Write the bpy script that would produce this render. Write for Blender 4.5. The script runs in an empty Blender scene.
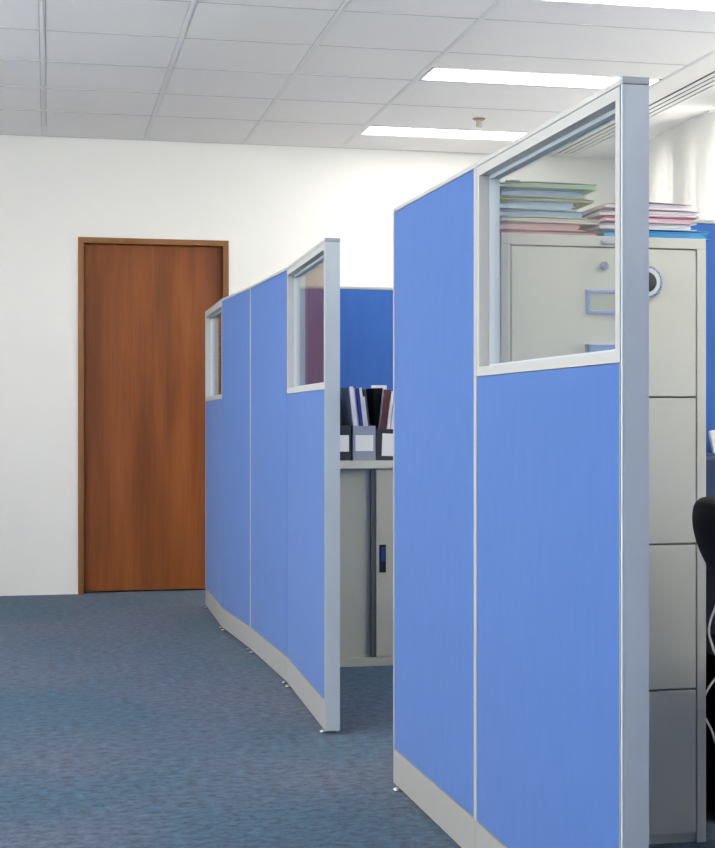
import bpy, bmesh, math, random
from mathutils import Vector, Matrix
random.seed(7)
C = bpy.context.scene.collection
SC = bpy.context.scene

# ------------------------------------------------------------------ materials
def mat(name, col, rough=0.5, metal=0.0, spec=0.5, bump=None, var=None, emit=None, coat=0.0, sheen=0.0):
    m = bpy.data.materials.new(name); m.use_nodes = True
    nt = m.node_tree; b = nt.nodes['Principled BSDF']
    b.inputs['Base Color'].default_value = (*col, 1)
    b.inputs['Roughness'].default_value = rough
    b.inputs['Metallic'].default_value = metal
    b.inputs['Specular IOR Level'].default_value = spec
    b.inputs['Coat Weight'].default_value = coat
    b.inputs['Sheen Weight'].default_value = sheen
    tc = nt.nodes.new('ShaderNodeTexCoord')
    if var:                                   # (scale xyz, colour a, colour b, detail)
        mp = nt.nodes.new('ShaderNodeMapping'); mp.inputs['Scale'].default_value = var[0]
        n = nt.nodes.new('ShaderNodeTexNoise'); n.inputs['Scale'].default_value = 1; n.inputs['Detail'].default_value = var[3]
        r = nt.nodes.new('ShaderNodeValToRGB')
        r.color_ramp.elements[0].position = 0.32; r.color_ramp.elements[1].position = 0.68
        r.color_ramp.elements[0].color = (*var[1], 1); r.color_ramp.elements[1].color = (*var[2], 1)
        nt.links.new(tc.outputs['Object'], mp.inputs[0]); nt.links.new(mp.outputs[0], n.inputs['Vector'])
        nt.links.new(n.outputs['Fac'], r.inputs[0]); nt.links.new(r.outputs[0], b.inputs['Base Color'])
    if bump:                                  # (scale xyz, strength, distance)
        mp = nt.nodes.new('ShaderNodeMapping'); mp.inputs['Scale'].default_value = bump[0]
        n = nt.nodes.new('ShaderNodeTexNoise'); n.inputs['Scale'].default_value = 1; n.inputs['Detail'].default_value = 4
        bp = nt.nodes.new('ShaderNodeBump'); bp.inputs['Strength'].default_value = bump[1]; bp.inputs['Distance'].default_value = bump[2]
        nt.links.new(tc.outputs['Object'], mp.inputs[0]); nt.links.new(mp.outputs[0], n.inputs['Vector'])
        nt.links.new(n.outputs['Fac'], bp.inputs['Height']); nt.links.new(bp.outputs[0], b.inputs['Normal'])
    if emit:
        b.inputs['Emission Color'].default_value = (*emit[0], 1); b.inputs['Emission Strength'].default_value = emit[1]
    return m

def srgb(r, g, b):
    f = lambda v: (v/255/12.92 if v/255 <= 0.04045 else ((v/255+0.055)/1.055)**2.4)
    return (f(r), f(g), f(b))

M = {}
M['fabric'] = mat('blue_fabric', (0.10, 0.25, 0.72), 0.75, spec=0.3, sheen=0.25,
                  var=((28, 28, 9), (0.032, 0.128, 0.44), (0.039, 0.139, 0.465), 8), bump=((900, 900, 900), 0.25, 0.001))
M['alu'] = mat('silver_grey_frame', (0.51, 0.57, 0.645), 0.55, metal=0.05, spec=0.5)
M['alu_dark'] = mat('grey_cap_metal', (0.36, 0.41, 0.46), 0.4, metal=0.4)
M['trim'] = mat('pale_frame_metal', (0.45, 0.46, 0.47), 0.45, spec=0.5)
M['kick'] = mat('kick_plate_grey', (0.36, 0.355, 0.35), 0.42, spec=0.5)
M['groove'] = mat('dark_groove', (0.05, 0.06, 0.07), 0.6)
M['black'] = mat('black_plastic', (0.012, 0.012, 0.014), 0.45)
M['black_soft'] = mat('black_fabric', (0.018, 0.018, 0.018), 0.8, spec=0.3, bump=((600, 600, 600), 0.3, 0.001))
M['chrome'] = mat('chrome', (0.75, 0.76, 0.78), 0.18, metal=1)
M['chrome_reflect'] = mat('chrome_blue_reflection', (0.30, 0.42, 0.72), 0.3, metal=0.5)  # chrome with the blue partition's reflection put into its colour
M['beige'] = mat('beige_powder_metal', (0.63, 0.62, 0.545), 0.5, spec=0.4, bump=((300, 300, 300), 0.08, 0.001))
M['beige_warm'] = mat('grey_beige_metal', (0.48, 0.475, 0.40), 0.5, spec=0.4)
M['wall'] = mat('white_wall_paint', (0.83, 0.82, 0.79), 0.85, spec=0.2, bump=((60, 60, 60), 0.05, 0.002))
M['plaster'] = mat('ceiling_plaster', (0.80, 0.79, 0.78), 0.9, spec=0.2)
M['tile'] = mat('ceiling_tile', (0.84, 0.82, 0.81), 0.95, spec=0.15, var=((1.3, 1.3, 1), (0.83, 0.81, 0.81), (0.86, 0.84, 0.82), 2), bump=((500, 500, 500), 0.2, 0.002))
M['tbar'] = mat('ceiling_bar', (0.82, 0.81, 0.80), 0.9, spec=0.1)
M['void'] = mat('ceiling_void', (0.10, 0.10, 0.10), 0.9)
M['lamp'] = mat('lamp_diffuser', (0.9, 0.9, 0.9), 0.6, emit=((1.0, 0.955, 0.89), 13))
M['lamp_fill'] = mat('fill_lamp_diffuser', (0.9, 0.9, 0.9), 0.6, emit=((1.0, 0.955, 0.89), 20))  # stronger emission for the added, unseen aisle lights
M['lamp_frame'] = mat('lamp_frame', (0.85, 0.85, 0.85), 0.4)
M['white'] = mat('white_plastic', (0.78, 0.78, 0.78), 0.5)
M['paper'] = mat('white_paper', (0.80, 0.80, 0.82), 0.85, bump=((3, 3, 900), 0.6, 0.002))
M['label'] = mat('white_label', (0.82, 0.82, 0.80), 0.8)
M['outdoor'] = mat('window_frame_grey', (0.07, 0.08, 0.09), 0.5)

# wood: long vertical grain
def wood(name, cols):
    m = bpy.data.materials.new(name); m.use_nodes = True
    nt = m.node_tree; b = nt.nodes['Principled BSDF']; b.inputs['Roughness'].default_value = 0.38
    b.inputs['Specular IOR Level'].default_value = 0.4
    tc = nt.nodes.new('ShaderNodeTexCoord')
    mp = nt.nodes.new('ShaderNodeMapping'); mp.inputs['Scale'].default_value = (9, 9, 0.7)
    n = nt.nodes.new('ShaderNodeTexNoise'); n.inputs['Scale'].default_value = 1; n.inputs['Detail'].default_value = 5; n.inputs['Distortion'].default_value = 0.35
    mp2 = nt.nodes.new('ShaderNodeMapping'); mp2.inputs['Scale'].default_value = (140, 140, 3.5)
    n2 = nt.nodes.new('ShaderNodeTexNoise'); n2.inputs['Scale'].default_value = 1; n2.inputs['Detail'].default_value = 3
    r = nt.nodes.new('ShaderNodeValToRGB')
    r.color_ramp.elements[0].position = 0.28; r.color_ramp.elements[0].color = (*cols[0], 1)
    r.color_ramp.elements[1].position = 0.72; r.color_ramp.elements[1].color = (*cols[2], 1)
    e = r.color_ramp.elements.new(0.5); e.color = (*cols[1], 1)
    ad = nt.nodes.new('ShaderNodeMath'); ad.operation = 'MULTIPLY_ADD'; ad.inputs[1].default_value = 0.28; 
    sb = nt.nodes.new('ShaderNodeMath'); sb.operation = 'SUBTRACT'; sb.inputs[1].default_value = 0.14
    L = nt.links.new
    L(tc.outputs['Object'], mp.inputs[0]); L(mp.outputs[0], n.inputs['Vector'])
    L(tc.outputs['Object'], mp2.inputs[0]); L(mp2.outputs[0], n2.inputs['Vector'])
    L(n2.outputs['Fac'], ad.inputs[0]); L(n.outputs['Fac'], ad.inputs[2]); L(ad.outputs[0], sb.inputs[0])
    L(sb.outputs[0], r.inputs[0]); L(r.outputs[0], b.inputs['Base Color'])
    return m
M['wood'] = wood('red_brown_veneer', [(0.14, 0.037, 0.008), (0.215, 0.060, 0.012), (0.30, 0.090, 0.019)])
M['wood_frame'] = wood('orange_brown_wood', [(0.22, 0.09, 0.028), (0.27, 0.115, 0.038), (0.31, 0.14, 0.05)])

# carpet: streaked blue, teal and grey loop pile
def carpet():
    m = bpy.data.materials.new('blue_carpet'); m.use_nodes = True
    nt = m.node_tree; b = nt.nodes['Principled BSDF']; b.inputs['Roughness'].default_value = 0.95
    b.inputs['Specular IOR Level'].default_value = 0.1; b.inputs['Sheen Weight'].default_value = 0.15
    L = nt.links.new
    tc = nt.nodes.new('ShaderNodeTexCoord')
    def noise(sc, det, rough=0.5):
        mp = nt.nodes.new('ShaderNodeMapping'); mp.inputs['Scale'].default_value = sc
        n = nt.nodes.new('ShaderNodeTexNoise'); n.inputs['Scale'].default_value = 1; n.inputs['Detail'].default_value = det
        n.inputs['Roughness'].default_value = rough
        L(tc.outputs['Object'], mp.inputs[0]); L(mp.outputs[0], n.inputs['Vector']); return n
    def ramp(n, a, bb, p0, p1):
        r = nt.nodes.new('ShaderNodeValToRGB'); r.color_ramp.elements[0].position = p0; r.color_ramp.elements[1].position = p1
        r.color_ramp.elements[0].color = (*a, 1); r.color_ramp.elements[1].color = (*bb, 1)
        L(n.outputs['Fac'], r.inputs[0]); return r
    big = ramp(noise((1.1, 1.0, 1), 2), (0.018, 0.062, 0.118), (0.045, 0.070, 0.128), 0.40, 0.60)
    st = ramp(noise((26, 40, 1), 5, 0.75), (0.30, 0.33, 0.38), (2.15, 2.0, 1.8), 0.34, 0.68)
    fine = ramp(noise((110, 170, 1), 3, 0.8), (0.60, 0.60, 0.62), (1.45, 1.42, 1.38), 0.3, 0.7)
    def mul(a, c):
        x = nt.nodes.new('ShaderNodeMix'); x.data_type = 'RGBA'; x.blend_type = 'MULTIPLY'; x.inputs[0].default_value = 1
        L(a, x.inputs[6]); L(c, x.inputs[7]); return x.outputs[2]
    c1 = mul(big.outputs[0], st.outputs[0]); c2 = mul(c1, fine.outputs[0])
    L(c2, b.inputs['Base Color'])
    nb = noise((260, 420, 1), 3); bp = nt.nodes.new('ShaderNodeBump'); bp.inputs['Strength'].default_value = 0.5; bp.inputs['Distance'].default_value = 0.004
    L(nb.outputs['Fac'], bp.inputs['Height']); L(bp.outputs[0], b.inputs['Normal'])
    return m
M['carpet'] = carpet()

# clear sheet glass: per-surface Schlick reflection over straight transmission
def glass():
    m = bpy.data.materials.new('clear_glass'); m.use_nodes = True
    nt = m.node_tree; nt.nodes.clear(); L = nt.links.new
    out = nt.nodes.new('ShaderNodeOutputMaterial')
    g = nt.nodes.new('ShaderNodeNewGeometry')
    dot = nt.nodes.new('ShaderNodeVectorMath'); dot.operation = 'DOT_PRODUCT'
    L(g.outputs['Normal'], dot.inputs[0]); L(g.outputs['Incoming'], dot.inputs[1])
    def mt(op, a, b=None, v=None):
        n = nt.nodes.new('ShaderNodeMath'); n.operation = op
        if isinstance(a, float): n.inputs[0].default_value = a
        else: L(a, n.inputs[0])
        if b is not None:
            if isinstance(b, float): n.inputs[1].default_value = b
            else: L(b, n.inputs[1])
        return n.outputs[0]
    ab = mt('ABSOLUTE', dot.outputs['Value'])
    inv = mt('SUBTRACT', 1.0, ab); p5 = mt('POWER', inv, 5.0)
    f = mt('ADD', mt('MULTIPLY', p5, 0.96), 0.04)
    tr = nt.nodes.new('ShaderNodeBsdfTransparent'); tr.inputs[0].default_value = (0.97, 0.985, 0.98, 1)
    gl = nt.nodes.new('ShaderNodeBsdfGlossy'); gl.inputs['Roughness'].default_value = 0.0
    mx = nt.nodes.new('ShaderNodeMixShader'); L(f, mx.inputs[0]); L(tr.outputs[0], mx.inputs[1]); L(gl.outputs[0], mx.inputs[2])
    L(mx.outputs[0], out.inputs[0]); return m
M['glass'] = glass()

# white blind cloth that lets daylight through
def cloth():
    m = bpy.data.materials.new('white_blind_cloth'); m.use_nodes = True
    nt = m.node_tree; nt.nodes.clear(); L = nt.links.new
    out = nt.nodes.new('ShaderNodeOutputMaterial')
    d = nt.nodes.new('ShaderNodeBsdfDiffuse'); d.inputs[0].default_value = (0.78, 0.77, 0.74, 1)
    t = nt.nodes.new('ShaderNodeBsdfTranslucent'); t.inputs[0].default_value = (0.88, 0.88, 0.87, 1)
    mx = nt.nodes.new('ShaderNodeMixShader'); mx.inputs[0].default_value = 0.30
    L(d.outputs[0], mx.inputs[1]); L(t.outputs[0], mx.inputs[2]); L(mx.outputs[0], out.inputs[0]); return m
M['cloth'] = cloth()

def paint(name, rgb, rough=0.7):
    if name not in M: M[name] = mat(name, srgb(*rgb), rough, spec=0.4)
    return M[name]

# ------------------------------------------------------------------ mesh helpers
class MB:
    def __init__(s): s.bm = bmesh.new()
    def box(s, x0, x1, y0, y1, z0, z1, mtx=None, bev=0.0):
        b = bmesh.new(); bmesh.ops.create_cube(b, size=1)
        for v in b.verts:
            v.co = Vector(((x0+x1)/2 + v.co.x*(x1-x0), (y0+y1)/2 + v.co.y*(y1-y0), (z0+z1)/2 + v.co.z*(z1-z0)))
        if bev > 0:
            bmesh.ops.bevel(b, geom=list(b.edges), offset=bev, segments=2, affect='EDGES', profile=0.6)
        return s.add(b, mtx)
    def add(s, b, mtx=None):
        if mtx: b.transform(mtx)
        me = bpy.data.meshes.new('t'); b.to_mesh(me); b.free(); s.bm.from_mesh(me); bpy.data.meshes.remove(me); return s
    def cyl(s, c, r, h, axis='z', seg=32, r2=None, mtx=None):
        b = bmesh.new(); bmesh.ops.create_cone(b, cap_ends=True, segments=seg, radius1=r, radius2=r if r2 is None else r2, depth=h)
        R = {'z': Matrix(), 'y': Matrix.Rotation(math.pi/2, 4, 'X'), 'x': Matrix.Rotation(math.pi/2, 4, 'Y')}[axis]
        b.transform(Matrix.Translation(c) @ R); return s.add(b, mtx)
    def lathe(s, prof, c=(0, 0, 0), seg=32, mtx=None):
        b = bmesh.new(); rings = []
        for r, z in prof:
            rings.append([b.verts.new((c[0]+r*math.cos(2*math.pi*k/seg), c[1]+r*math.sin(2*math.pi*k/seg), c[2]+z)) for k in range(seg)])
        for a, d in zip(rings, rings[1:]):
            for k in range(seg): b.faces.new((a[k], a[(k+1) % seg], d[(k+1) % seg], d[k]))
        b.faces.new(rings[0][::-1]); b.faces.new(rings[-1])
        return s.add(b, mtx)
    def tube(s, pts, r, seg=10):
        pts = [Vector(p) for p in pts]; b = bmesh.new(); rings = []
        up = Vector((0.13, 0.27, 0.95))
        for i, p in enumerate(pts):
            t = (pts[min(i+1, len(pts)-1)] - pts[max(i-1, 0)]).normalized()
            x = t.cross(up).normalized(); y = t.cross(x).normalized()
            rr = r[i] if isinstance(r, (list, tuple)) else r
            rings.append([b.verts.new(p + rr*(math.cos(2*math.pi*k/seg)*x + math.sin(2*math.pi*k/seg)*y)) for k in range(seg)])
        for a, d in zip(rings, rings[1:]):
            for k in range(seg): b.faces.new((a[k], a[(k+1) % seg], d[(k+1) % seg], d[k]))
        b.faces.new(rings[0][::-1]); b.faces.new(rings[-1]); bmesh.ops.recalc_face_normals(b, faces=b.faces)
        return s.add(b)
    def obj(s, name, m, parent=None, smooth=False):
        me = bpy.data.meshes.new(name); bmesh.ops.recalc_face_normals(s.bm, faces=s.bm.faces)
        s.bm.to_mesh(me); s.bm.free(); me.materials.append(m)
        if smooth:
            for p in me.polygons: p.use_smooth = True
            try: me.set_sharp_from_angle(angle=math.radians(40))
            except Exception: pass
        o = bpy.data.objects.new(name, me); C.objects.link(o)
        if parent: o.parent = parent
        return o

def spline(pts, n=8):
    pts = [Vector(p) for p in pts]; out = []
    P = [pts[0]] + pts + [pts[-1]]
    for i in range(1, len(P)-2):
        for k in range(n):
            t = k/n; a, b, c, d = P[i-1], P[i], P[i+1], P[i+2]
            out.append(0.5*((2*b) + (c-a)*t + (2*a-5*b+4*c-d)*t*t + (3*b-a-3*c+d)*t**3))
    out.append(pts[-1]); return out

def thing(name, label, cat, loc=(0, 0, 0), rotz=0, group=None):
    o = bpy.data.objects.new(name, None); C.objects.link(o); o.empty_display_size = 0.1
    o.location = loc; o.rotation_euler = (0, 0, rotz); return tag(o, label, cat, group)
def tag(o, label, cat, group=None):
    o['label'] = label; o['category'] = cat
    if group: o['group'] = group
    return o
def struct(o): o['kind'] = 'structure'; return o
def dup(root, loc, rotz=None, label=None):
    r = root.copy(); C.objects.link(r); r.location = loc
    if rotz is not None: r.rotation_euler = (0, 0, rotz)
    if label: r['label'] = label
    for ch in list(root.children):
        c = ch.copy(); C.objects.link(c); c.parent = r
        for g in list(ch.children):
            d = g.copy(); C.objects.link(d); d.parent = c
    return r

# ------------------------------------------------------------------ the room
XL, XR, YN, YF, ZC = -2.42, 3.60, -2.6, 9.17, 2.736
WT = 0.12
struct(MB().box(XL-WT, XR+WT, YN-WT, YF+WT, -0.08, 0).obj('floor', M['carpet']))
DX0, DX1, DZ = 0.18, 1.085, 2.141                     # door frame outer edges
w = MB()
w.box(XL-WT, DX0, YF, YF+WT, 0, ZC+0.1).box(DX1, XR+WT, YF, YF+WT, 0, ZC+0.1).box(DX0, DX1, YF, YF+WT, DZ, ZC+0.1)
w.box(DX0-0.1, DX1+0.1, YF+WT, YF+WT+0.02, 0, DZ+0.1)
struct(w.obj('wall_back', M['wall']))
struct(MB().box(XL, XR, YN-WT, YN, 0, ZC+0.1).obj('wall_front', M['wall']))
WIN = [(7.05, 8.37), (5.45, 6.85), (3.85, 5.25), (2.25, 3.65), (0.65, 2.05), (-0.95, 0.45)]
WZ0, WZ1 = 0.90, 2.64
w = MB(); w.box(XR, XR+WT, YN-WT, YF, 0, WZ0).box(XR, XR+WT, YN-WT, YF, WZ1, ZC+0.1)
e = [YF] + [v for a, b in WIN for v in (b, a)] + [YN-WT]
for k in range(0, len(e), 2): w.box(XR, XR+WT, e[k+1], e[k], WZ0, WZ1)
struct(w.obj('wall_right', M['wall']))
for i, (a, b) in enumerate(WIN):
    f = MB(); x0, x1 = XR+0.03, XR+0.08
    f.box(x0, x1, a, a+0.05, WZ0, WZ1).box(x0, x1, b-0.05, b, WZ0, WZ1).box(x0, x1, a, b, WZ0, WZ0+0.05).box(x0, x1, a, b, WZ1-0.05, WZ1)
    m_ = 7.70 if i == 0 else (a+b)/2
    f.box(XR+0.0, x1, m_-0.055, m_+0.055, WZ0, WZ1)
    if i == 0: f.box(XR+0.02, x1, 7.88, 8.10, WZ0, WZ1)
    fo = struct(f.obj('window_%d' % (i+1), M['outdoor']))
    MB().box(XR+0.052, XR+0.058, a+0.05, b-0.05, WZ0+0.05, WZ1-0.05).obj('pane', M['glass'], fo)

ADDED_WIN = [(5.2, 6.6), (2.0, 3.4), (-1.2, 0.2)]  # unseen left wall windows, added to light the ceiling and panel faces
w = MB(); w.box(XL-WT, XL, YN-WT, YF, 0, WZ0).box(XL-WT, XL, YN-WT, YF, WZ1, ZC+0.1)
e = [YF] + [v for a, b in ADDED_WIN for v in (b, a)] + [YN-WT]
for k in range(0, len(e), 2): w.box(XL-WT, XL, e[k+1], e[k], WZ0, WZ1)
struct(w.obj('wall_left', M['wall']))
for i, (a, b) in enumerate(ADDED_WIN):
    f = MB(); x0, x1 = XL-0.08, XL-0.03
    f.box(x0, x1, a, a+0.05, WZ0, WZ1).box(x0, x1, b-0.05, b, WZ0, WZ1).box(x0, x1, a, b, WZ0, WZ0+0.05).box(x0, x1, a, b, WZ1-0.05, WZ1).box(x0, x1, (a+b)/2-0.025, (a+b)/2+0.025, WZ0, WZ1)
    fo = struct(f.obj('window_%d' % (i+7), M['outdoor']))  # added daylight window, out of view
    MB().box(XL-0.058, XL-0.052, a+0.05, b-0.05, WZ0+0.05, WZ1-0.05).obj('pane', M['glass'], fo)

# door and its frame
dfr = MB()
dfr.box(DX0, DX0+0.034, YF-0.012, YF+WT-0.005, 0, DZ, bev=0.002).box(DX1-0.034, DX1, YF-0.012, YF+WT-0.005, 0, DZ, bev=0.002)
dfr.box(DX0+0.034, DX1-0.034, YF-0.012, YF+WT-0.005, DZ-0.034, DZ, bev=0.002)
dfr.box(DX0+0.034, DX0+0.046, YF+0.078, YF+WT-0.005, 0, DZ-0.034).box(DX1-0.046, DX1-0.034, YF+0.078, YF+WT-0.005, 0, DZ-0.034)
struct(dfr.obj('trim_1', M['wood_frame']))
door = struct(MB().box(DX0+0.037, DX1-0.037, YF+0.035, YF+0.075, 0.012, DZ-0.037, bev=0.0015).obj('door_1', M['wood']))
h = MB(); hx = DX1-0.070
h.cyl((hx, YF+0.031, 0.97), 0.025, 0.008, 'y').cyl((hx, YF+0.012, 0.97), 0.010, 0.04, 'y').tube([(hx, YF-0.004, 0.97), (hx-0.03, YF-0.006, 0.97), (hx-0.065, YF-0.002, 0.968)], 0.009)
h.obj('door_handle', M['chrome'], door, True)

# ceiling: slab with lay-in tiles, plain plaster margin beyond the last bar
bars = [-1.825, -0.62, -0.02, 0.58, 1.183, 1.787, 2.992]
rows = [9.155] + [8.415-0.584*k for k in range(19)]
cl = MB(); g = 0.003
bx = [XL] + bars
lights_y = [8.425, 6.962, 5.49, 4.03, 2.57, 1.10, -0.36]
LD = 0.255
for i in range(len(bx)-1):
    for j in range(len(rows)-1):
        y1, y0 = rows[j]-g, max(rows[j+1], YN)+g
        if y1-y0 < 0.02: continue
        cl.box(bx[i]+(0.0146 if i else 0), bx[i+1]-0.0146, y0, y1, ZC, ZC+0.015)
cl.box(bars[-1]+0.004, 3.157, YN, YF, ZC, ZC+0.015).box(3.292, XR, YN, YF, ZC, ZC+0.015)
ceil = struct(cl.obj('ceiling', M['tile']))
struct(MB().box(XL-WT, XR+WT, YN-WT, YF+WT, ZC+0.06, ZC+0.12).obj('ceiling_slab', M['void']))
for k, x in enumerate(bars):
    b = MB().box(x-0.013, x+0.013, YN, YF-0.02, ZC-0.002, ZC+0.012)
    b.box(x-0.004, x+0.004, YN, YF-0.02, ZC-0.0045, ZC-0.002)
    struct(b.obj('trim_%d' % (k+2), M['tbar']))

M['cross_bar'] = mat('grey_cross_bar', (0.58, 0.57, 0.565), 0.9, spec=0.1)
b = MB()
for y in rows:
    if y > YN: b.box(XL, bars[-1]-0.013, y-0.0055, y+0.0055, ZC-0.0015, ZC+0.010)
struct(b.obj('trim_9', M['cross_bar']))

# recessed fluorescent lights
def ceiling_light(x0, x1, y0, label, lamp='lamp'):
    t = thing('ceiling_light', label, 'ceiling light', ((x0+x1)/2, y0+LD/2, ZC-0.0045), 0, 'recessed ceiling lights')
    W = (x1-x0)/2; D = LD/2
    f = MB(); f.box(-W, W, -D, -D+0.010, 0.0, 0.0044).box(-W, W, D-0.010, D, 0, 0.0044).box(-W, -W+0.012, -D, D, 0, 0.0044).box(W-0.012, W, -D, D, 0, 0.0044)
    f.obj('frame', M['lamp_frame'], t)
    d = MB(); d.box(-W+0.012, W-0.012, -D+0.010, D-0.010, 0.0015, 0.004)
    d.obj('diffuser', M[lamp], t)
    r = MB(); r.box(-W+0.012, W-0.012, -0.004, 0.004, 0.0002, 0.0015)
    for q in range(1, 12): r.box(-W+q*W/6-0.0015, -W+q*W/6+0.0015, -D+0.012, D-0.012, 0.0004, 0.0015)
    r.obj('louvre', M['lamp_frame'], t); return t
lt = {8.425: 'long white fluorescent ceiling light closest to the back wall, partly behind the near partition',
      6.962: 'long bright fluorescent ceiling light above the sprinkler, touching the tall glazed partition top'}
for i, y in enumerate(lights_y):
    ceiling_light(bars[5]+0.016, bars[6]-0.016, y, lt.get(y, 'long white fluorescent ceiling light of the window side row, overhead in front of the partitions'))
for i, y in enumerate(lights_y):  # unseen aisle row, added to light the left panel faces
    if y > 8: continue
    ceiling_light(bars[0]+0.016, bars[1]-0.016, y, 'unseen long white fluorescent ceiling light of the row added over the open carpet', 'lamp_fill')

# air slot diffuser
t = thing('air_diffuser', 'long white linear air slot diffuser with four dark slots in the ceiling', 'air vent', (3.2245, 3.3, ZC-0.003))
f = MB()
for x in (-0.053, -0.0135, 0.026): f.box(x, x+0.027, YN+0.1-3.3, YF-3.3-0.02, 0.001, 0.003)
f.obj('slat', M['tbar'], t)
MB().box(-0.067, 0.067, YN+0.1-3.3, YF-3.3-0.02, 0.022, 0.026).obj('backing', M['black'], t)

# sprinkler head
t = thing('sprinkler_head', 'small brass and white sprinkler head hanging between the two ceiling lights', 'sprinkler', (2.367, 8.10, ZC))
MB().lathe([(0.036, -0.0005), (0.036, -0.004), (0.028, -0.009), (0.015, -0.011)]).obj('escutcheon', mat('bronze', (0.35, 0.27, 0.22), 0.35, metal=0.7), t, True)
MB().cyl((0, 0, -0.026), 0.010, 0.034).cyl((0, 0, -0.046), 0.017, 0.005).box(-0.016, -0.012, -0.003, 0.003, -0.045, -0.012).box(0.012, 0.016, -0.003, 0.003, -0.045, -0.012).obj('nozzle', mat('brass_grey', (0.5, 0.46, 0.42), 0.4, metal=0.5), t, True)

# vertical blinds on the window wall
def blinds(y0, y1, label):
    t = thing('vertical_blind', label, 'blind', (XR-0.06, (y0+y1)/2, 0.45), 0, 'vertical blinds over the windows')
    c = (y0+y1)/2
    MB().box(-0.012, 0.012, y0-c, y1-c, ZC-0.45-0.010, ZC-0.45-0.001).obj('head_rail', M['white'], t)
    s = MB(); n = max(1, round((y1-y0)/0.078)); st = (y1-y0)/n
    for k in range(n):
        y = y0-c+st*(k+0.5)
        s.box(-0.0006, 0.0006, -0.044, 0.044, 0, ZC-0.45-0.011, Matrix.Translation((0, y, 0)) @ Matrix.Rotation(math.radians(28), 4, 'Z'))
    s.obj('slats', M['cloth'], t)
blinds(7.60, 8.62, 'white vertical blind next to the back wall, seen above the pink folders')
for a, b in ((6.0, 7.53), (4.3, 5.92), (2.6, 4.22), (0.9, 2.52), (-0.9, 0.82)):
    blinds(a, b, 'white vertical blind further along the window wall, right of the cubicles')

# ------------------------------------------------------------------ partitions
TH = 0.05; HT = 1.65; KT = 0.112; GB = 1.149; GR = 1.171
def panel(P, Q, label, glazed=False, endpost=False, s0=0.004, s1=0.004, feet=(True, True), group='blue office partition panels'):
    """P near end, Q far end of the left face; thickness lies to local -y"""
    P = Vector((P[0], P[1])); Q = Vector((Q[0], Q[1])); L = (Q-P).length
    t = thing('partition_panel', label, 'partition', (P.x, P.y, 0), math.atan2(Q.y-P.y, Q.x-P.x), group)
    u0 = 0.012 if endpost else 0.0005; u1 = L-0.0005
    MB().box(u0, u1, -TH, 0, 0.014, KT-0.003, bev=0.0015).obj('kick_plate', M['kick'], t)
    top = GB if glazed else HT-0.012
    MB().box(u0+s0, u1-s1, -TH+0.001, -0.001, KT, top, bev=0.004).obj('fabric_panel', M['fabric'], t)
    f = MB()
    f.box(u0, u1, -TH, 0, HT-0.011, HT, bev=0.002)
    if s0 > 0.001: f.box(u0, u0+s0, -TH, 0, KT-0.003, HT-0.011)
    if s1 > 0.001: f.box(u1-s1, u1, -TH, 0, KT-0.003, HT-0.011)
    f.obj('frame', M['trim'], t)
    if glazed:
        j0, j1 = 0.021, 0.020
        f = MB()
        f.box(u0+s0, u1-s1, -TH+0.001, -0.001, HT-0.034, HT-0.012).box(u0+s0, u1-s1, -TH+0.001, -0.001, GB+0.001, GR)
        f.box(u0+s0, u0+s0+j0, -TH+0.001, -0.001, GR, HT-0.034).box(u1-s1-j1, u1-s1, -TH+0.001, -0.001, GR, HT-0.034)
        wf = f.obj('window_frame', M['trim'], t)
        b = MB(); a0, a1 = u0+s0+j0, u1-s1-j1; yb0, yb1 = -0.049, -0.026    # glazing bead, set back
        b.box(a0, a0+0.005, yb0, yb1, GR, HT-0.034).box(a1-0.006, a1, yb0, yb1, GR, HT-0.034)
        b.box(a0+0.005, a1-0.006, yb0, yb1, HT-0.042, HT-0.034).box(a0+0.005, a1-0.006, yb0, yb1, GR, GR+0.006)
        b.obj('glazing_bead', M['alu'], wf)
        MB().box(a0+0.005, a1-0.006, -0.041, -0.036, GR+0.006, HT-0.042).obj('glass_pane', M['glass'], t)
    if endpost:
        e = MB(); e.box(0.0, 0.0065, -TH, 0, 0.014, HT-0.012)
        e.box(-0.0006, 0.0, -TH+0.006, -0.006, 0.019, HT-0.013)
        e.obj('end_profile', M['alu'], t)
        MB().box(0.0065, 0.012, -TH+0.004, -0.0035, 0.014, HT-0.012).obj('joint_groove', M['groove'], t)
        MB().box(-0.0025, 0.012, -TH-0.001, 0.001, HT-0.0115, HT+0.0015, bev=0.001).obj('end_cap', M['alu_dark'], t)
    for k, on in enumerate(feet):
        if not on: continue
        u = 0.045 if k == 0 else L-0.045
        fo = MB().lathe([(0.014, 0), (0.0145, 0.004), (0.011, 0.008), (0.006, 0.010), (0.006, 0.0145)], (u, -0.002, 0)).lathe([(0.014, 0), (0.0145, 0.004), (0.011, 0.008), (0.006, 0.010), (0.006, 0.0145)], (u, -TH+0.012, 0))
        fo.obj('foot', M['chrome'], t, True)
    return t
A, B, Cc = (0.9855, 2.478), (0.9795, 3.385), (0.964, 4.170)
panel(A, B, 'tall glazed blue partition panel at right foreground with silver end post', True, True, 0.002, 0.010)
panel(B, Cc, 'plain blue partition panel joined behind the glazed panel in the right foreground', s0=0.010, s1=0.009)
P = [(0.901, 4.90), (0.923, 5.859), (0.895, 6.735), (0.850, 7.472), (0.8626, 8.391)]
panel(P[0], P[1], 'glazed blue partition panel with silver end post, nearest one of the far row', True, True, 0.002, 0.0008)
panel(P[1], P[2], 'plain blue partition panel behind the nearest glazed panel of the far row', s0=0.0008, s1=0.009)
panel(P[2], P[3], 'plain blue partition panel of the far row, next to the farthest glazed one', s0=0.009, s1=0.0008)
panel(P[3], P[4], 'blue partition panel with narrow glass window, farthest one in front of the wooden door', True, False, 0.0008, 0.006)
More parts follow.
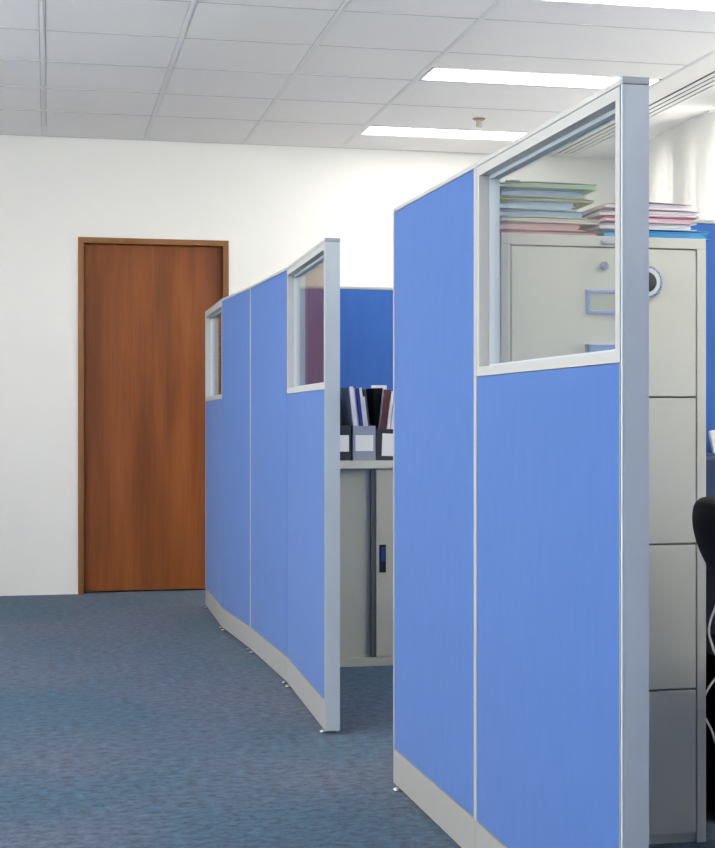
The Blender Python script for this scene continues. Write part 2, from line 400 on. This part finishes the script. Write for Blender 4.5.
# cross partitions: along +X; local -y must point to -Y, so left face lies away from the camera
panel((P[2][0]+0.052, 6.715), (P[2][0]+0.952, 6.715), 'deep blue cross partition panel behind the low cabinet and its document files')
panel((P[2][0]+0.953, 6.715), (P[2][0]+1.853, 6.715), 'blue cross partition panel continuing right from behind the low cabinet')
panel((1.018, 4.245), (1.818, 4.245), 'blue cross partition panel directly behind the tall filing cabinet')
panel((1.819, 4.245), (2.719, 4.245), 'blue cross partition panel at the right edge behind the desk', feet=(True, True))

panel((1.02, 1.85), (1.92, 1.85), 'unseen blue cross partition panel added on the near side of the cubicle, left half', feet=(True, True))  # unseen panels added to darken the lower drawers; blue chrome reflections fit them
panel((1.921, 1.85), (2.821, 1.85), 'unseen blue cross partition panel added on the near side of the cubicle, right half', feet=(True, True))
# ------------------------------------------------------------------ tall filing cabinet
CX0, CX1, CY0, CY1, CZ = 1.066, 1.597, 3.46, 4.14, 1.497
t = thing('filing_cabinet', 'tall beige metal filing cabinet with four drawers behind the glazed partition', 'filing cabinet', ((CX0+CX1)/2, CY0, 0))
W = (CX1-CX0)/2; D = CY1-CY0; E_ = 0.024
b = MB()
b.box(-W, -W+E_, 0, D, 0, CZ-0.026, bev=0.0015).box(W-E_, W, 0, D, 0, CZ-0.026, bev=0.0015).box(-W, W, 0, D, CZ-0.026, CZ, bev=0.002)
b.box(-W+E_, W-E_, D-0.01, D, 0, CZ-0.026).box(-W+E_, W-E_, 0.012, D, 0.0, 0.03).box(-W+E_, W-E_, 0.025, 0.03, 0.03, CZ-0.026)
b.obj('body', M['beige'], t)
zs = [1.4695, 1.1035, 0.7405, 0.3810, 0.022]
for k in range(4):
    d = MB().box(-W+E_+0.003, W-E_-0.003, 0.001, 0.025, zs[k+1]+0.002, zs[k]-0.002, bev=0.0018).obj('drawer', M['beige'], t)
    zt = zs[k]
    fr = MB(); z1, z0 = zt-0.104, zt-0.163
    fr.box(-0.050, -0.040, -0.006, 0.0, z0, z1, bev=0.001).box(0.040, 0.050, -0.006, 0.0, z0, z1, bev=0.001)
    fr.box(-0.040, 0.040, -0.006, 0.0, z1-0.008, z1, bev=0.001).box(-0.040, 0.040, -0.006, 0.0, z0, z0+0.008, bev=0.001)
    fr.obj('label_holder', M['chrome_reflect'], d)
    MB().box(-0.040, 0.040, -0.0012, 0.0, z0+0.008, z1-0.008).obj('label_card', M['beige_warm'], d)
    hd = MB(); zt2 = zt-0.238
    hd.box(-0.052, 0.052, -0.022, 0.0, zt2-0.006, zt2, bev=0.001).box(-0.052, 0.052, -0.022, -0.016, zt2-0.024, zt2-0.006, bev=0.001).box(-0.052, -0.046, -0.022, 0, zt2-0.024, zt2)
    hd.box(0.046, 0.052, -0.022, 0, zt2-0.024, zt2)
    hd.obj('handle', M['chrome_reflect'], d)
MB().cyl((-0.005, -0.003, 1.423), 0.011, 0.010, 'y').cyl((-0.005, -0.010, 1.423), 0.007, 0.010, 'y').obj('lock', M['chrome'], t, True)
MB().box(-0.012, 0.030, -0.004, 0.001, CZ-0.020, CZ-0.008, bev=0.001).box(0.001, 0.016, -0.006, -0.003, CZ-0.018, CZ-0.010).obj('name_plate', M['chrome'], t)
# round chrome magnet
t = thing('round_magnet', 'round chrome disc with white ring and black centre on the top drawer', 'magnet', (1.437, CY0-0.001, 1.386))
RX = Matrix.Rotation(math.pi/2, 4, 'X')
MB().lathe([(0.041, 0), (0.043, 0.004), (0.040, 0.009), (0.036, 0.009), (0.035, 0.005)], mtx=RX, seg=48).obj('rim', M['chrome'], t, True)
MB().lathe([(0.0348, 0.0055), (0.0345, 0.008), (0.026, 0.0095), (0.025, 0.009)], mtx=RX, seg=48).obj('dial', M['white'], t, True)
MB().lathe([(0.0245, 0.0096), (0.0225, 0.013), (0.012, 0.016), (0.004, 0.017)], mtx=RX, seg=48).obj('knob', M['black'], t, True)

# ------------------------------------------------------------------ document folders on the cabinet
def folder(x0, x1, y0, y1, z, th, cover, label, group, rot=0, papers='paper', sag=0.0, cname='white_paper_cover'):
    """soft cover folded at its left edge around a block of sheets; z is the height it rests at"""
    cx, cy = (x0+x1)/2, (y0+y1)/2; W, D = (x1-x0)/2, (y1-y0)/2
    t = thing('document_folder', label, 'folder', (cx, cy, z), math.radians(rot), group)
    ct = 0.0011
    def sheet(b, za, zb, lift, xa=-W, xb=W, ya=-D, yb=D, thick=ct, ph=0.0):
        nx, ny = 14, 6; vs = [[], []]
        for lay in (0, 1):
            for i in range(nx+1):
                rowv = []
                for j in range(ny+1):
                    x = xa+(xb-xa)*i/nx; y = ya+(yb-ya)*j/ny; s_ = i/nx
                    zz = za+(zb-za)*min(1, s_*3.0)+lift*math.sin(s_*math.pi*1.1+ph)*(0.6+0.4*math.cos(j*0.9+ph)) - sag*s_*s_
                    rowv.append(b.verts.new((x, y, zz+lay*thick)))
                vs[lay].append(rowv)
        for i in range(nx):
            for j in range(ny):
                b.faces.new((vs[1][i][j], vs[1][i+1][j], vs[1][i+1][j+1], vs[1][i][j+1]))
                b.faces.new((vs[0][i][j], vs[0][i][j+1], vs[0][i+1][j+1], vs[0][i+1][j]))
        for i in range(nx):
            b.faces.new((vs[0][i][0], vs[0][i+1][0], vs[1][i+1][0], vs[1][i][0])); b.faces.new((vs[0][i][ny], vs[1][i][ny], vs[1][i+1][ny], vs[0][i+1][ny]))
        for j in range(ny):
            b.faces.new((vs[0][0][j], vs[1][0][j], vs[1][0][j+1], vs[0][0][j+1])); b.faces.new((vs[0][nx][j], vs[0][nx][j+1], vs[1][nx][j+1], vs[1][nx][j]))
    c = MB(); b = bmesh.new(); sheet(b, sag, sag, 0.0); sheet(b, sag+th*0.55, sag+th-ct, 0.0012, ph=random.random()*0.6); c.add(b)
    # spine roll at the left edge
    c.box(-W-0.001, -W+0.0005, -D, D, sag, sag+th*0.55+ct)
    co = c.obj('cover', cover, t, True)
    p = MB(); b = bmesh.new(); n = max(1, int(th/0.0042))
    for k in range(n):
        za = 0.0013+ (th-0.0035)*k/n
        hh = (th-0.0035)/n*0.86
        off = random.uniform(-0.012, 0.002)
        sheet(b, sag+za*0.5, sag+za, 0.0, -W+0.002, W-0.004+off, -D+0.004+random.uniform(0, 0.004), D-0.004, hh*0.9 if k else hh*0.9)
    p.add(b); p.obj('papers', M[papers], t)
    return t
paint('pale_green_card', (188, 214, 190)); paint('mint_card', (168, 205, 205)); paint('yellow_card', (216, 210, 150)); paint('pale_blue_card', (168, 198, 220))
paint('sky_card', (182, 206, 222)); paint('cream_card', (222, 218, 204)); paint('pink_card', (224, 180, 178)); paint('salmon_card', (204, 150, 145))
paint('blush_card', (246, 224, 231)); paint('rose_card', (240, 184, 200)); paint('white_card', (235, 232, 236)); paint('blue_plastic', (80, 182, 236), 0.25)
paint('teal_card', (120, 165, 180))
gl = 'folders in the left pile on the filing cabinet'
st = [  # x0, x1, th, cover, papers, label, rot, sag
    (1.070, 1.325, 0.012, 'salmon_card', 'pink_card', 'salmon pink document folder at the bottom of the left pile', 1, 0.0),
    (1.068, 1.290, 0.018, 'pink_card', 'pink_card', 'pink document folder second from the bottom of the left pile', -2, 0.0),
    (1.072, 1.330, 0.012, 'cream_card', 'cream_card', 'cream folder with curved white sheets between pink and blue ones, left pile', 2, 0.008),
    (1.070, 1.300, 0.016, 'sky_card', 'sky_card', 'pale sky blue folder lying on the cream one, left pile', -1, 0.004),
    (1.066, 1.270, 0.021, 'pale_blue_card', 'sky_card', 'thick light blue folder under the yellow one, left pile', 1, 0.003),
    (1.068, 1.318, 0.007, 'yellow_card', 'yellow_card', 'thin yellow folder in the middle of the left pile', -1, 0.006),
    (1.070, 1.290, 0.018, 'mint_card', 'pale_blue_card', 'mint folder second from the top of the left pile', 2, 0.003),
    (1.074, 1.322, 0.014, 'pale_green_card', 'pale_green_card', 'pale green folder on top of the left pile', -2, 0.006)]
z = CZ+0.0005
for x0, x1, th, cv, pp, lb, rt, sg in st:
    folder(x0, x1, CY0+0.015+random.uniform(0, 0.02), CY0+0.33, z, th, M[cv], lb, gl, rt, pp, sg*0.4)
    z += th+0.0006+sg*0.4*0.55
ztopl = z
gr_ = 'folders in the right pile on the filing cabinet'
st = [
    (1.335, 1.618, 0.021, 'blue_plastic', 'blue_plastic', 'bright blue plastic folder at the bottom of the right pile', 1, 0.0),
    (1.332, 1.585, 0.017, 'white_card', 'paper', 'white folder lying on the bright blue plastic folder', -2, 0.0),
    (1.333, 1.578, 0.013, 'rose_card', 'blush_card', 'rose pink folder in the middle of the right pile', 2, 0.003),
    (1.333, 1.592, 0.016, 'blush_card', 'white_card', 'blush folder second from the top of the right pile', -2, 0.003),
    (1.336, 1.566, 0.016, 'blush_card', 'paper', 'blush and white folder on top of the right pile', 1, 0.005)]
z = CZ+0.0005
for x0, x1, th, cv, pp, lb, rt, sg in st:
    folder(x0, x1, CY0+0.012+random.uniform(0, 0.02), CY0+0.33, z, th, M[cv], lb, gr_, rt, pp, sg*0.4)
    z += th+0.0006+sg*0.4*0.55
# binder clip on the left pile
t = thing('paper_clip', 'small dark metal clip on the green folder at the left pile top', 'clip', (1.083, CY0+0.012, ztopl-0.0155))
MB().box(0.0, 0.035, 0.0, 0.006, 0.0125, 0.0160).obj('clip_body', M['groove'], t)
MB().tube([(0.003, 0, 0.0145), (0.003, -0.012, 0.014), (0.030, -0.012, 0.014), (0.030, 0, 0.0145)], 0.0012).obj('clip_wire', M['chrome'], t)

# ------------------------------------------------------------------ low cabinet
LX0, LX1, LY0, LY1 = 0.982, 1.80, 6.22, 6.64
t = thing('low_cabinet', 'low beige metal cabinet with sliding doors against the blue cross partition', 'cabinet', ((LX0+LX1)/2, LY0, 0))
W = (LX1-LX0)/2; D = LY1-LY0; XO = (LX0+LX1)/2
b = MB()
b.box(-W, -W+0.02, 0, D, 0.0, 0.840).box(W-0.02, W, 0, D, 0.0, 0.840).box(-W, W, D-0.01, D, 0, 0.840).box(-W+0.02, W-0.02, 0.01, D, 0.0, 0.036, bev=0.001)
b.box(-W+0.02, W-0.02, 0.052, 0.058, 0.036, 0.84)
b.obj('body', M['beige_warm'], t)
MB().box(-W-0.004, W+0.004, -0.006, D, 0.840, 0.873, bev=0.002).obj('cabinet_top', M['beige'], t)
split = 1.374-XO
MB().box(-W+0.022, split+0.02, 0.034, 0.050, 0.038, 0.838, bev=0.001).obj('sliding_door', M['beige_warm'], t)
MB().box(split-0.028, split-0.010, 0.012, 0.034, 0.038, 0.838).obj('door_edge_strip', mat('grey_edge', (0.10, 0.105, 0.10), 0.5), t)
d2 = MB().box(split-0.008, W-0.022, 0.008, 0.026, 0.038, 0.838, bev=0.001).obj('sliding_door', M['beige_warm'], t)
hx = 1.394-XO
hh = MB().box(hx-0.014, hx+0.014, 0.0035, 0.0085, 0.397, 0.516, bev=0.002).obj('handle', M['black'], d2)
MB().box(hx-0.009, hx+0.009, 0.0015, 0.0036, 0.445, 0.505, bev=0.001).obj('finger_pull', mat('dark_blue_enamel', (0.02, 0.06, 0.22), 0.3), hh)

# magazine files
def magfile(x0, m, label, lw=0.078, lz=(0.038, 0.108), fh=0.147, ltilt=0, lx=0.0, inset=False):
    t = thing('magazine_file', label, 'magazine file', (x0+0.049, LY0+0.03, 0.8735), 0, 'magazine files on the low cabinet')
    w = 0.049; q = 0.0022; dp = 0.25; bh = 0.150
    b = MB(); b.box(-w, w, 0, q, 0, fh).box(-w, w, dp-q, dp, 0, bh).box(-w, w, q, dp-q, 0, q)
    for sx in (-w, w-q):
        bb = bmesh.new(); pr = [(q, 0), (dp-q, 0), (dp-q, bh), (0.11, bh), (q, fh)]
        a = [bb.verts.new((sx, y, z)) for y, z in pr]; c = [bb.verts.new((sx+q, y, z)) for y, z in pr]
        bb.faces.new(a); bb.faces.new(c[::-1])
        for k in range(5): bb.faces.new((a[k], a[(k+1) % 5], c[(k+1) % 5], c[k]))
        b.add(bb)
    b.obj('box', m, t)
    mt_ = Matrix.Translation((lx, 0, (lz[0]+lz[1])/2)) @ Matrix.Rotation(math.radians(ltilt), 4, 'Y')
    MB().box(-lw/2, lw/2, -0.0012, 0, -(lz[1]-lz[0])/2, (lz[1]-lz[0])/2, mt_).obj('label_sticker', M['label'], t)
    return t
mg_black = mat('file_black', (0.022, 0.026, 0.035), 0.5)
mg_grey = mat('file_grey', (0.27, 0.30, 0.40), 0.5)
F0, F1, F2 = 1.163, 1.270, 1.370
magfile(F0, mg_black, 'black magazine file with white label at the left, beside the silver post', ltilt=0, lx=0.004, fh=0.150, lw=0.072)
magfile(F1, mg_grey, 'light grey magazine file with white label between the two black ones', lz=(0.040, 0.108), fh=0.147)
magfile(F2, mg_black, 'black magazine file with tilted white label at the right', ltilt=2, lx=-0.004+0.020, lz=(0.018, 0.114), fh=0.133)

def doc(kind, x, wid, lean, hgt, m, label, cat, dy=0.0, dep=0.20, pages=None, base=0.0035):
    """upright document standing in a file; x is its lower left corner, lean in degrees (+ to the right)"""
    t = thing(kind, label, cat, (x, LY0+0.04+dy, 0.8735+base), 0, 'documents standing in the magazine files')
    R = Matrix.Rotation(math.radians(lean), 4, 'Y')
    if pages:
        c = MB(); c.box(0, 0.0018, 0, dep, 0, hgt, R).box(wid-0.0018, wid, 0, dep, 0, hgt, R).box(0, wid, 0, 0.002, 0, hgt, R)
        c.obj('cover', m, t); MB().box(0.0025, wid-0.0025, 0.003, dep-0.004, 0.003, hgt-0.006, R).obj('pages', pages, t)
    else:
        c = MB(); c.box(0, wid, 0, dep, 0, hgt, R, 0.0008); c.obj('sheets', m, t)
        MB().box(-0.0006, 0.0003, 0.001, dep, 0.001, hgt-0.001, R).obj('cover_sheet', M['white'], t)
    return t
grn = mat('dark_green_cover', (0.03, 0.05, 0.05), 0.4); red = mat('dark_red_cover', (0.085, 0.012, 0.022), 0.5); nav = mat('royal_blue_cover', (0.012, 0.035, 0.30), 0.35)
pw = mat('magazine_white', (0.66, 0.66, 0.74), 0.5); pg = mat('magazine_grey', (0.46, 0.47, 0.58), 0.5); pw2 = mat('sheet_white', (0.72, 0.72, 0.76), 0.6)
bl = mat('binder_black', (0.014, 0.014, 0.014), 0.8, spec=0.2)
# left file
doc('paper_sheaf', F0+0.032, 0.020, -6.5, 0.258, pw2, 'white papers in the left black file beside the silver post', 'papers', 0.0)
doc('ring_binder', F0+0.054, 0.036, -6.5, 0.312, bl, 'black binder leaning left in the left black file', 'binder', 0.012, pages=pw2)
# middle file
doc('magazine', F1+0.020, 0.017, -6.5, 0.312, pw, 'white magazine at the left side of the grey file', 'magazine')
doc('magazine', F1+0.0375, 0.010, -6.5, 0.306, pg, 'greyish white magazine left of the blue booklet in the grey file', 'magazine', 0.006)
doc('blue_booklet', F1+0.0480, 0.015, -6.5, 0.306, nav, 'royal blue booklet between white magazines in the grey file', 'booklet', 0.0, pages=pw)
doc('magazine', F1+0.0635, 0.012, -6.5, 0.308, pw2, 'white magazine right of the blue booklet in the grey file', 'magazine', 0.004)
doc('magazine', F1+0.0760, 0.007, -6.5, 0.270, pw, 'thin low white magazine in the grey file beside the dark green booklet', 'magazine', 0.0)
doc('green_booklet', F1+0.0835, 0.011, -6.5, 0.300, grn, 'dark green booklet at the right side of the grey file', 'booklet', 0.008, pages=pw)
# right file
doc('ring_binder', F2+0.0075, 0.042, -1.5, 0.306, bl, 'wide black binder at the left side of the right black file', 'binder', 0.045, dep=0.15, pages=pw2)
doc('red_folder', F2+0.003, 0.030, 6.5, 0.302, red, 'dark red folder leaning right in the right black file', 'folder', -0.002, dep=0.03)
doc('paper_sheaf', F2+0.0345, 0.012, 7, 0.295, pw, 'white sheaf of papers right of the dark red folder', 'papers', 0.0, dep=0.04)
doc('paper_sheaf', F2+0.0475, 0.009, 8, 0.290, pw2, 'thin white sheaf of papers leaning right in the right black file', 'papers', 0.0, dep=0.04)
doc('paper_sheaf', F2+0.058, 0.012, 8, 0.300, pg, 'greyish sheaf of papers farthest right in the right black file', 'papers', 0.0, dep=0.04)
doc('paper_sheaf', F2+0.026, 0.068, 0, 0.322, pw2, 'tall white sheaf of papers rising behind the others in the right black file', 'papers', 0.20, dep=0.007)

# ------------------------------------------------------------------ desk, printer, computer, cables, chair at the right edge
t = thing('desk', 'beige office desk under the blue partition, behind the black chair', 'desk', (2.27, 3.56, 0))
MB().box(-0.65, 0.65, 0, 0.60, 0.705, 0.735, bev=0.003).obj('desktop', M['beige_warm'], t)
MB().box(-0.645, 0.645, 0.54, 0.558, 0.12, 0.705).obj('back_panel', mat('desk_dark_panel', (0.03, 0.04, 0.07), 0.6), t)  # dark back and side panels added to keep the space under the desk dark
for x in (-0.645, 0.617): MB().box(x, x+0.028, 0.05, 0.56, 0.0, 0.705).obj('side_panel', mat('desk_side', (0.03, 0.04, 0.06), 0.6), t)
t = thing('printer', 'dark navy box guessed as a printer, on the desk at the right edge', 'printer', (1.90, 3.98, 0.7355))  # guessed form for a small dark blue area above the desktop
MB().box(-0.22, 0.22, -0.17, 0.15, 0, 0.215, bev=0.012).obj('body', mat('dark_navy_plastic', (0.006, 0.028, 0.085), 0.5), t)
MB().box(0.06, 0.195, 0.10, 0.12, 0.2, 0.28, Matrix.Rotation(math.radians(-8), 4, 'X'), bev=0.002).obj('paper_tray', M['black'], t)
t2 = MB().box(-0.09, 0.09, 0.07, 0.084, -0.01, 0.092, Matrix.Translation((0.087, 0, 0.214)) @ Matrix.Rotation(math.radians(-8), 4, 'X') @ Matrix.Rotation(math.radians(-9), 4, 'Y'), bev=0.006).obj('paper_ream', M['paper'], t)
t = thing('computer_tower', 'black computer tower added in the dark space under the desk', 'computer', (1.80, 3.80, 0))
MB().box(-0.09, 0.09, -0.18, 0.22, 0.01, 0.43, bev=0.006).obj('case', M['black'], t)  # added black case, helps keep the space under the desk dark
MB().box(-0.08, 0.08, -0.186, -0.18, 0.30, 0.40, bev=0.002).obj('drive_bay', M['groove'], t)
def cab(pts, r, label):
    o = MB().tube(spline(pts), r, 8).obj('cable', M['white'], None, True); o['category'] = 'cable'; o['label'] = label
cab([(1.70, 3.60, 0.7025), (1.675, 3.565, 0.66), (1.672, 3.55, 0.605), (1.664, 3.54, 0.585), (1.642, 3.54, 0.52), (1.652, 3.54, 0.47), (1.672, 3.54, 0.415), (1.640, 3.54, 0.365), (1.622, 3.545, 0.32), (1.628, 3.52, 0.285), (1.640, 3.52, 0.262), (1.655, 3.52, 0.22), (1.69, 3.5, 0.12), (1.76, 3.45, 0.0035), (1.9, 3.4, 0.0035)], 0.003,
    'white looping cable hanging from the desk down to the floor, beside the filing cabinet')

t = thing('office_chair', 'black padded office chair with curved backrest at the right edge', 'chair', (1.845, 3.10, 0), 0)
bk = MB(); prof = [(-0.400, 0.878, .030), (-0.402, 0.84, .040), (-0.393, 0.79, .044), (-0.375, 0.74, .046), (-0.350, 0.69, .044), (-0.322, 0.64, .040), (-0.300, 0.58, .036), (-0.290, 0.53, .026)]
b = bmesh.new(); rings = []
for i, (x, z_, tk) in enumerate(prof):
    hw = [0.185, 0.215, 0.225, 0.225, 0.215, 0.20, 0.18, 0.14][i]
    ring = []
    for k in range(28):
        a = 2*math.pi*k/28; cx_, sy = math.cos(a), math.sin(a)
        ex = math.copysign(abs(cx_)**0.6, cx_); ey = math.copysign(abs(sy)**0.6, sy)
        bow = 0.05*(abs(ey))**2
        ring.append(b.verts.new((x+0.022+bow+ex*tk*0.75, ey*hw, z_)))
    rings.append(ring)
for a_, d_ in zip(rings, rings[1:]):
    for k in range(28): b.faces.new((a_[k], a_[(k+1) % 28], d_[(k+1) % 28], d_[k]))
b.faces.new(rings[0][::-1]); b.faces.new(rings[-1]); bk.add(b)
o = bk.obj('backrest', M['black_soft'], t, True); s = o.modifiers.new('s', 'SUBSURF'); s.levels = s.render_levels = 2
MB().box(-0.25, 0.24, -0.24, 0.24, 0.43, 0.51, bev=0.03).obj('seat', M['black_soft'], t, True)
MB().tube(spline([(-0.345, 0, 0.62), (-0.335, 0, 0.50), (-0.28, 0, 0.41), (-0.10, 0, 0.405)]), 0.017).obj('back_bracket', M['black'], t, True)
MB().box(-0.12, 0.12, -0.1, 0.1, 0.39, 0.43, bev=0.006).cyl((0, 0, 0.25), 0.024, 0.30).cyl((0, 0, 0.13), 0.036, 0.12).obj('gas_lift', M['black'], t, True)
for s_ in (-1, 1):
    MB().tube(spline([(-0.02, s_*0.235, 0.45), (-0.02, s_*0.275, 0.52), (-0.02, s_*0.275, 0.64)]), 0.014).box(-0.14, 0.12, s_*0.275-0.03, s_*0.275+0.03, 0.64, 0.67, bev=0.01).obj('armrest', M['black'], t, True)
for k in range(5):
    a = math.radians(36+72*k); R = Matrix.Rotation(a, 4, 'Z')
    l = MB(); b = MB()
    l.tube([R @ Vector(p) for p in ((0.02, 0, 0.12), (0.15, 0, 0.10), (0.27, 0, 0.075))], [0.024, 0.020, 0.015])
    lo = l.obj('leg', M['black'], t, True)
    q = R @ Vector((0.27, 0, 0))
    for dd in (-0.012, 0.012):
        pass
    b.cyl((0, 0, 0), 0.027, 0.018, 'y', mtx=Matrix.Translation((q.x, q.y, 0.027)) @ R @ Matrix.Translation((0, -0.016, 0)))
    b.cyl((0, 0, 0), 0.027, 0.018, 'y', mtx=Matrix.Translation((q.x, q.y, 0.027)) @ R @ Matrix.Translation((0, 0.016, 0)))
    b.cyl((q.x, q.y, 0.06), 0.008, 0.05)
    b.obj('caster', M['black'], lo, True)

# ------------------------------------------------------------------ daylight
wd = bpy.data.worlds.new('world'); SC.world = wd; wd.use_nodes = True
bg = wd.node_tree.nodes['Background']; bg.inputs[0].default_value = (1.0, 0.98, 0.94, 1); bg.inputs[1].default_value = 10.5

# ------------------------------------------------------------------ camera
cd = bpy.data.cameras.new('camera'); cam = bpy.data.objects.new('camera', cd); C.objects.link(cam)
cam.location = (0, 0, 1.05); cam.rotation_euler = (math.radians(90), 0, -math.radians(12.4))
cd.sensor_fit = 'VERTICAL'; cd.sensor_height = 24; cd.lens = 1500/848*24
cd.shift_x = (357.5-377)/848; cd.shift_y = (419-424)/848
cd.clip_start = 0.05
SC.camera = cam
vs = SC.view_settings; vs.view_transform = 'Standard'; vs.look = 'None'; vs.gamma = 1; vs.use_curve_mapping = False; vs.exposure = 0.12
SC.cycles.max_bounces = 10; SC.cycles.diffuse_bounces = 6; SC.cycles.transparent_max_bounces = 16
SC.cycles.use_denoising = True
